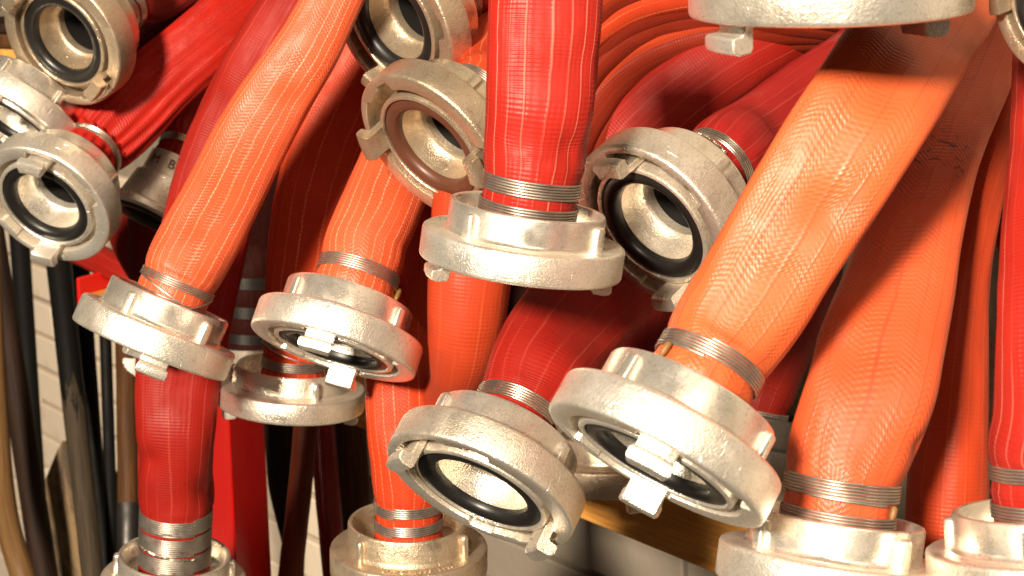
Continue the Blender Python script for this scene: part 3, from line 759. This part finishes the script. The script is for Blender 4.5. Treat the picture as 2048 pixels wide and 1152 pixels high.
H('largest orange hose sweeping down from top right to a big white coupling', 1307, 935, 243, 0.20, (-.485, .875),
  [(1501, 600, .70, 240), (1560, 500, .697, 244), (1622, 400, .695, 251), (1685, 300, .694, 256), (1750, 200, .700, 254), (1818, 90, .732, 250), (1885, -20, .785, 244), (1950, -130, .84, 240)], 'orange', 'bright', 3, (45, -62, 170), ((0.68, 3), (1.00, 6)), 1.0, seed=14, wr=0.45, flat=0.44, dents=((1665, 425, 55, 0.0035), (1780, 200, 50, 0.0015)),
  extras=(('strand', 0.94, 165, 0.92, 115), ('tag', 0.78, 140, 0.91, 138, 0.0016, 'tag')))
H('orange hose with faded black print, coupling at the bottom right', 1656, 1180, 227, -0.15, (-.16, .98),
  [(1740, 787, .735, 256), (1762, 690, .745, 250), (1796, 580, .765, 222), (1843, 415, .79, 180), (1895, 280, .82, 150), (1955, 150, .86, 140), (2015, 10, .885, 140), (2060, -90, .90, 140)], 'printed', 'bright', 20, (53, -48, 170), ((0.70, 4), (0.97, 6)), 0.95, seed=15, hr=0.495, wr=0.45, flat=0.42, dents=((1845, 895, 26, 0.002), (1690, 700, 60, 0.002)),
  extras=(('strand', 0.90, 120, 0.88, 40), ('tag', 0.76, 33, 0.88, 30, 0.0017, 'tag')))
H('bright red hose at the right edge standing in a thick walled collar', 2100, 1172, 240, -0.20, (0, 1),
  [(2096, 850, .69, 208), (2092, 650, .70, 192), (2092, 450, .73, 175), (2100, 300, .76, 160), (2110, 100, .80, 160)], 'lined', 'mid', 40, (90, 10, -120), ((0.70, 5), (1.05, 5)), 0.92, seed=16, hr=0.43)
H('hose above the frame whose large scratched coupling rim cuts the upper edge', 1659, 26, 281, -0.10, (0.02, 1),
  [(1650, -330, .69, 290), (1650, -420, .69, 290)], 'orange', 'bright', 56, (45, -62, 170), ((0.66, 6),), 1.0, seed=17, depth=0.685)
H('hose with a brown tarnished coupling half outside the upper right corner', 2112, 18, 152, 0.78, (-.9, .42),
  [(2300, -60, .78, 150), (2400, -120, .78, 150)], 'dark', 'dull', 150, (20, 140, -100), ((1.0, 4),), 1.0, seed=18, depth=0.69)
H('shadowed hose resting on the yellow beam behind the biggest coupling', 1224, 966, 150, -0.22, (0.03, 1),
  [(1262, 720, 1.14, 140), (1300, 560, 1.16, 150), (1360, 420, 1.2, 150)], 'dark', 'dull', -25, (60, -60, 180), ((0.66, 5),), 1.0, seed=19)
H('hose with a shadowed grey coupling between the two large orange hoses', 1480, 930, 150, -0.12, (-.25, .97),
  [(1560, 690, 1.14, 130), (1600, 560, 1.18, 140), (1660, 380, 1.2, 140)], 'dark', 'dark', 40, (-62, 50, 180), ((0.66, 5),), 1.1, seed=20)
H('hose above the frame showing only one white claw at the upper edge', 500, -42, 120, -0.15, (0.05, 1),
  [(510, -220, 1.36, 120), (520, -300, 1.36, 120)], 'red', 'bright', 0, (60, -60, 180), ((0.66, 5),), 1.0, seed=21)
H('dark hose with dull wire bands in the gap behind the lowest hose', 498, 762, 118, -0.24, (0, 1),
  [(494, 600, 1.42, 110), (496, 500, 1.42, 112), (510, 380, 1.4, 115), (560, 200, 1.38, 118), (600, 60, 1.38, 118)], 'gap_shade', 'dark', 40, (60, -60, 180), ((0.80, 6), (1.25, 7), (1.75, 7)), 1.0, wire='steel', seed=22)  # jacket and coupling coloured dark for the shade of the gap

# ------------------------------------------------------------------ small stamped branch coupling
def small_branch():
    C, n, Rm, depth = coupling_frame(288, 432, 92, 0.20, (-.44, .90))
    depth = 1.30; C = P(288, 432, depth)
    r = 92*depth/FPX; k = r
    root = thing('fire_hose', 'thin glossy dark red hose in a small coupling stamped M and B', 'fire hose', C, GROUP)
    pr = [(0.72, -0.02), (0.80, 0.0), (0.95, 0.0), (1.0, -0.04), (1.0, -0.16), (0.97, -0.20), (0.72, -0.24), (0.60, -0.86), (0.585, -0.90), (0.52, -0.93), (0.50, -0.96), (0.475, -1.42), (0.46, -1.45), (0.36, -1.45), (0.36, -0.5), (0.5, -0.2), (0.72, -0.12)]
    cp = link('coupling', finish(lathe(lambda t: [(a*k, z*k) for a, z in pr], 80, True), 'small_coupling', 34), root, AL['mid']); cp.matrix_basis = Rm
    ps = [(0.70, -0.10), (0.70, 0.03), (0.66, 0.05), (0.50, 0.03), (0.46, -0.02), (0.46, -0.2)]
    link('seal_ring', finish(lathe(lambda t: [(a*k, z*k) for a, z in ps], 64), 'small_seal', 34), cp, M['rubber'])
    for ch, ang in (('M', 40), ('B', -6)):
        sy = 0.98
        me = text_mesh(ch, 0.30*k, 0.006*k, lambda x, y, z: (lambda t, zz: Vector(((0.495*k+z)*math.cos(t), (0.495*k+z)*math.sin(t), zz)))(R_(ang)-x/(0.49*k), -1.18*k-y), M['ink'])
        link('stamped_letter', me, cp)
    wd = 0.80*k
    st = [(C-n*(1.30*k), wd, 0), (C-n*(1.55*k), wd, 0), (C-n*(1.8*k), wd, 0), (P(372, 232, 1.33), wd*1.02, 0), (P(450, 90, 1.34), wd*1.2, 0), (P(530, -40, 1.35), wd*1.2, 0)]
    h = Hose(st, PI*wd*1.04, 33, 1.2, [((1.78-1.30)*k, 0.006)], 0.0004)
    link('jacket', shift(h.mesh('jacket', M['pleat']), C), root)
    link('wire_binding', shift(h.binding((1.78-1.30)*k, 5, 0.0012, 0.0006), C), root, M['wire_bright'])
small_branch()

# ------------------------------------------------------------------ hoses seen without their ends
FH = free_hose
for i in range(8):
    off = 27*i
    base = [(1128, 430), (1150, 320), (1188, 235), (1245, 160), (1330, 104), (1440, 72), (1570, 52), (1700, 44)]
    nrm = [(-1, -.15), (-.97, -.25), (-.88, -.47), (-.76, -.65), (-.6, -.8), (-.4, -.92), (-.25, -.97), (-.2, -.98)]
    sq = [1, 1, 1, 1, 1, .85, .55, .3]
    wob = 10*noise.noise(Vector((i*3.3, 1, 1)))
    st = [(x+nx*(off*s_+wob), y+ny*(off*s_+wob), 1.08-0.006*i+0.006*noise.noise(Vector((i*5.7, 2, k*0.3))), 138, 58+24*noise.noise(Vector((i*2.1, 5, k*0.35)))) for k, ((x, y), (nx, ny), s_) in enumerate(zip(base, nrm, sq))]
    names = ['lowest', 'second from the bottom', 'third from the bottom', 'fourth from the bottom', 'fourth from the top', 'third from the top', 'second from the top', 'topmost']
    FH('orange hose layer, '+names[i]+' in the curved stack beside the centre hose', st, ('layer', 'layer', 'loop', 'layer', 'layer', 'deep', 'layer', 'loop')[i], 40+i, 0.7, circ=0.118, group='curved stack of folded hose layers')
FH('broad dark red hose passing behind the open coupling under the curved stack', [(1150, 440, 1.10, 150), (1240, 300, 1.08, 160), (1340, 205, 1.07, 175), (1460, 120, 1.07, 165), (1580, 60, 1.09, 150), (1720, 0, 1.12, 150)], 'red', 50)
FH('red hose strip between the broad dark hose and the stained hose', [(1400, 280, 1.14, 90), (1480, 190, 1.13, 100), (1560, 125, 1.13, 105), (1660, 75, 1.14, 105), (1780, 30, 1.16, 100)], 'dark', 51)
FH('orange hose loop hanging behind the centre coupling', [(950, 380, .97, 170), (944, 500, .97, 170), (936, 600, .972, 164), (928, 690, .98, 146), (915, 755, 1.0, 116), (897, 792, 1.03, 96), (880, 770, 1.06, 100), (868, 680, 1.075, 120), (866, 560, 1.08, 130), (872, 400, 1.09, 130)], 'loop', 52, 0.6)
FH('edge of a deep orange hose right behind the printed orange hose', [(1890, 1150, .82, 170, -12), (1896, 960, .815, 160, -14), (1910, 780, .815, 130, -14), (1926, 600, .825, 104, -16), (1955, 420, .84, 92, -20), (2000, 260, .865, 92, -25), (2060, 80, .89, 100, -25)], 'loop', 53)
FH('dark red hose at the right edge above the thick walled collar', [(2030, 520, 1.0, 60, -20), (2030, 420, 1.0, 90, -20), (2040, 260, 1.0, 110, -20), (2075, 120, 1.0, 120, -20)], 'red', 54)
FH('dark red hose hanging under the small stamped coupling', [(300, 380, 1.36, 90), (302, 460, 1.36, 92), (304, 540, 1.37, 92), (310, 640, 1.38, 92)], 'dark', 55)
FH('narrow red fold curving down to the wooden beam', [(232, 400, 1.40, 70, 70), (246, 450, 1.40, 70, 70), (272, 510, 1.39, 72, 65), (310, 560, 1.38, 76, 60), (360, 600, 1.38, 80, 50)], 'red', 56)
FH('red hose lying along the beam left of the stitched orange hose', [(110, 478, 1.60, 60, 82), (170, 505, 1.57, 60, 82), (240, 540, 1.53, 60, 80), (330, 585, 1.50, 60, 78), (430, 632, 1.46, 60, 78)], 'red', 57, circ=0.095)
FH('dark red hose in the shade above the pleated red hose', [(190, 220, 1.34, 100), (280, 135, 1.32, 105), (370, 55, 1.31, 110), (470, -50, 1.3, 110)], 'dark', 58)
FH('added hose coloured black as shade behind the stitched orange hose', [(505, 700, 1.50, 150), (520, 520, 1.5, 160), (545, 340, 1.5, 160), (600, 140, 1.5, 160), (660, -40, 1.5, 160)], 'gap_shade', 59)
FH('added hose coloured black as shade behind the two large orange hoses', [(1580, 900, 1.28, 190), (1600, 740, 1.26, 190), (1640, 560, 1.22, 190), (1720, 380, 1.2, 180), (1830, 200, 1.2, 170)], 'gap_shade', 60)
FH('added hose coloured black as shade behind the loop at the centre', [(1060, 800, 1.2, 150), (1060, 640, 1.2, 160), (1090, 480, 1.22, 170), (1140, 330, 1.24, 170), (1200, 180, 1.25, 170)], 'gap_shade', 61)
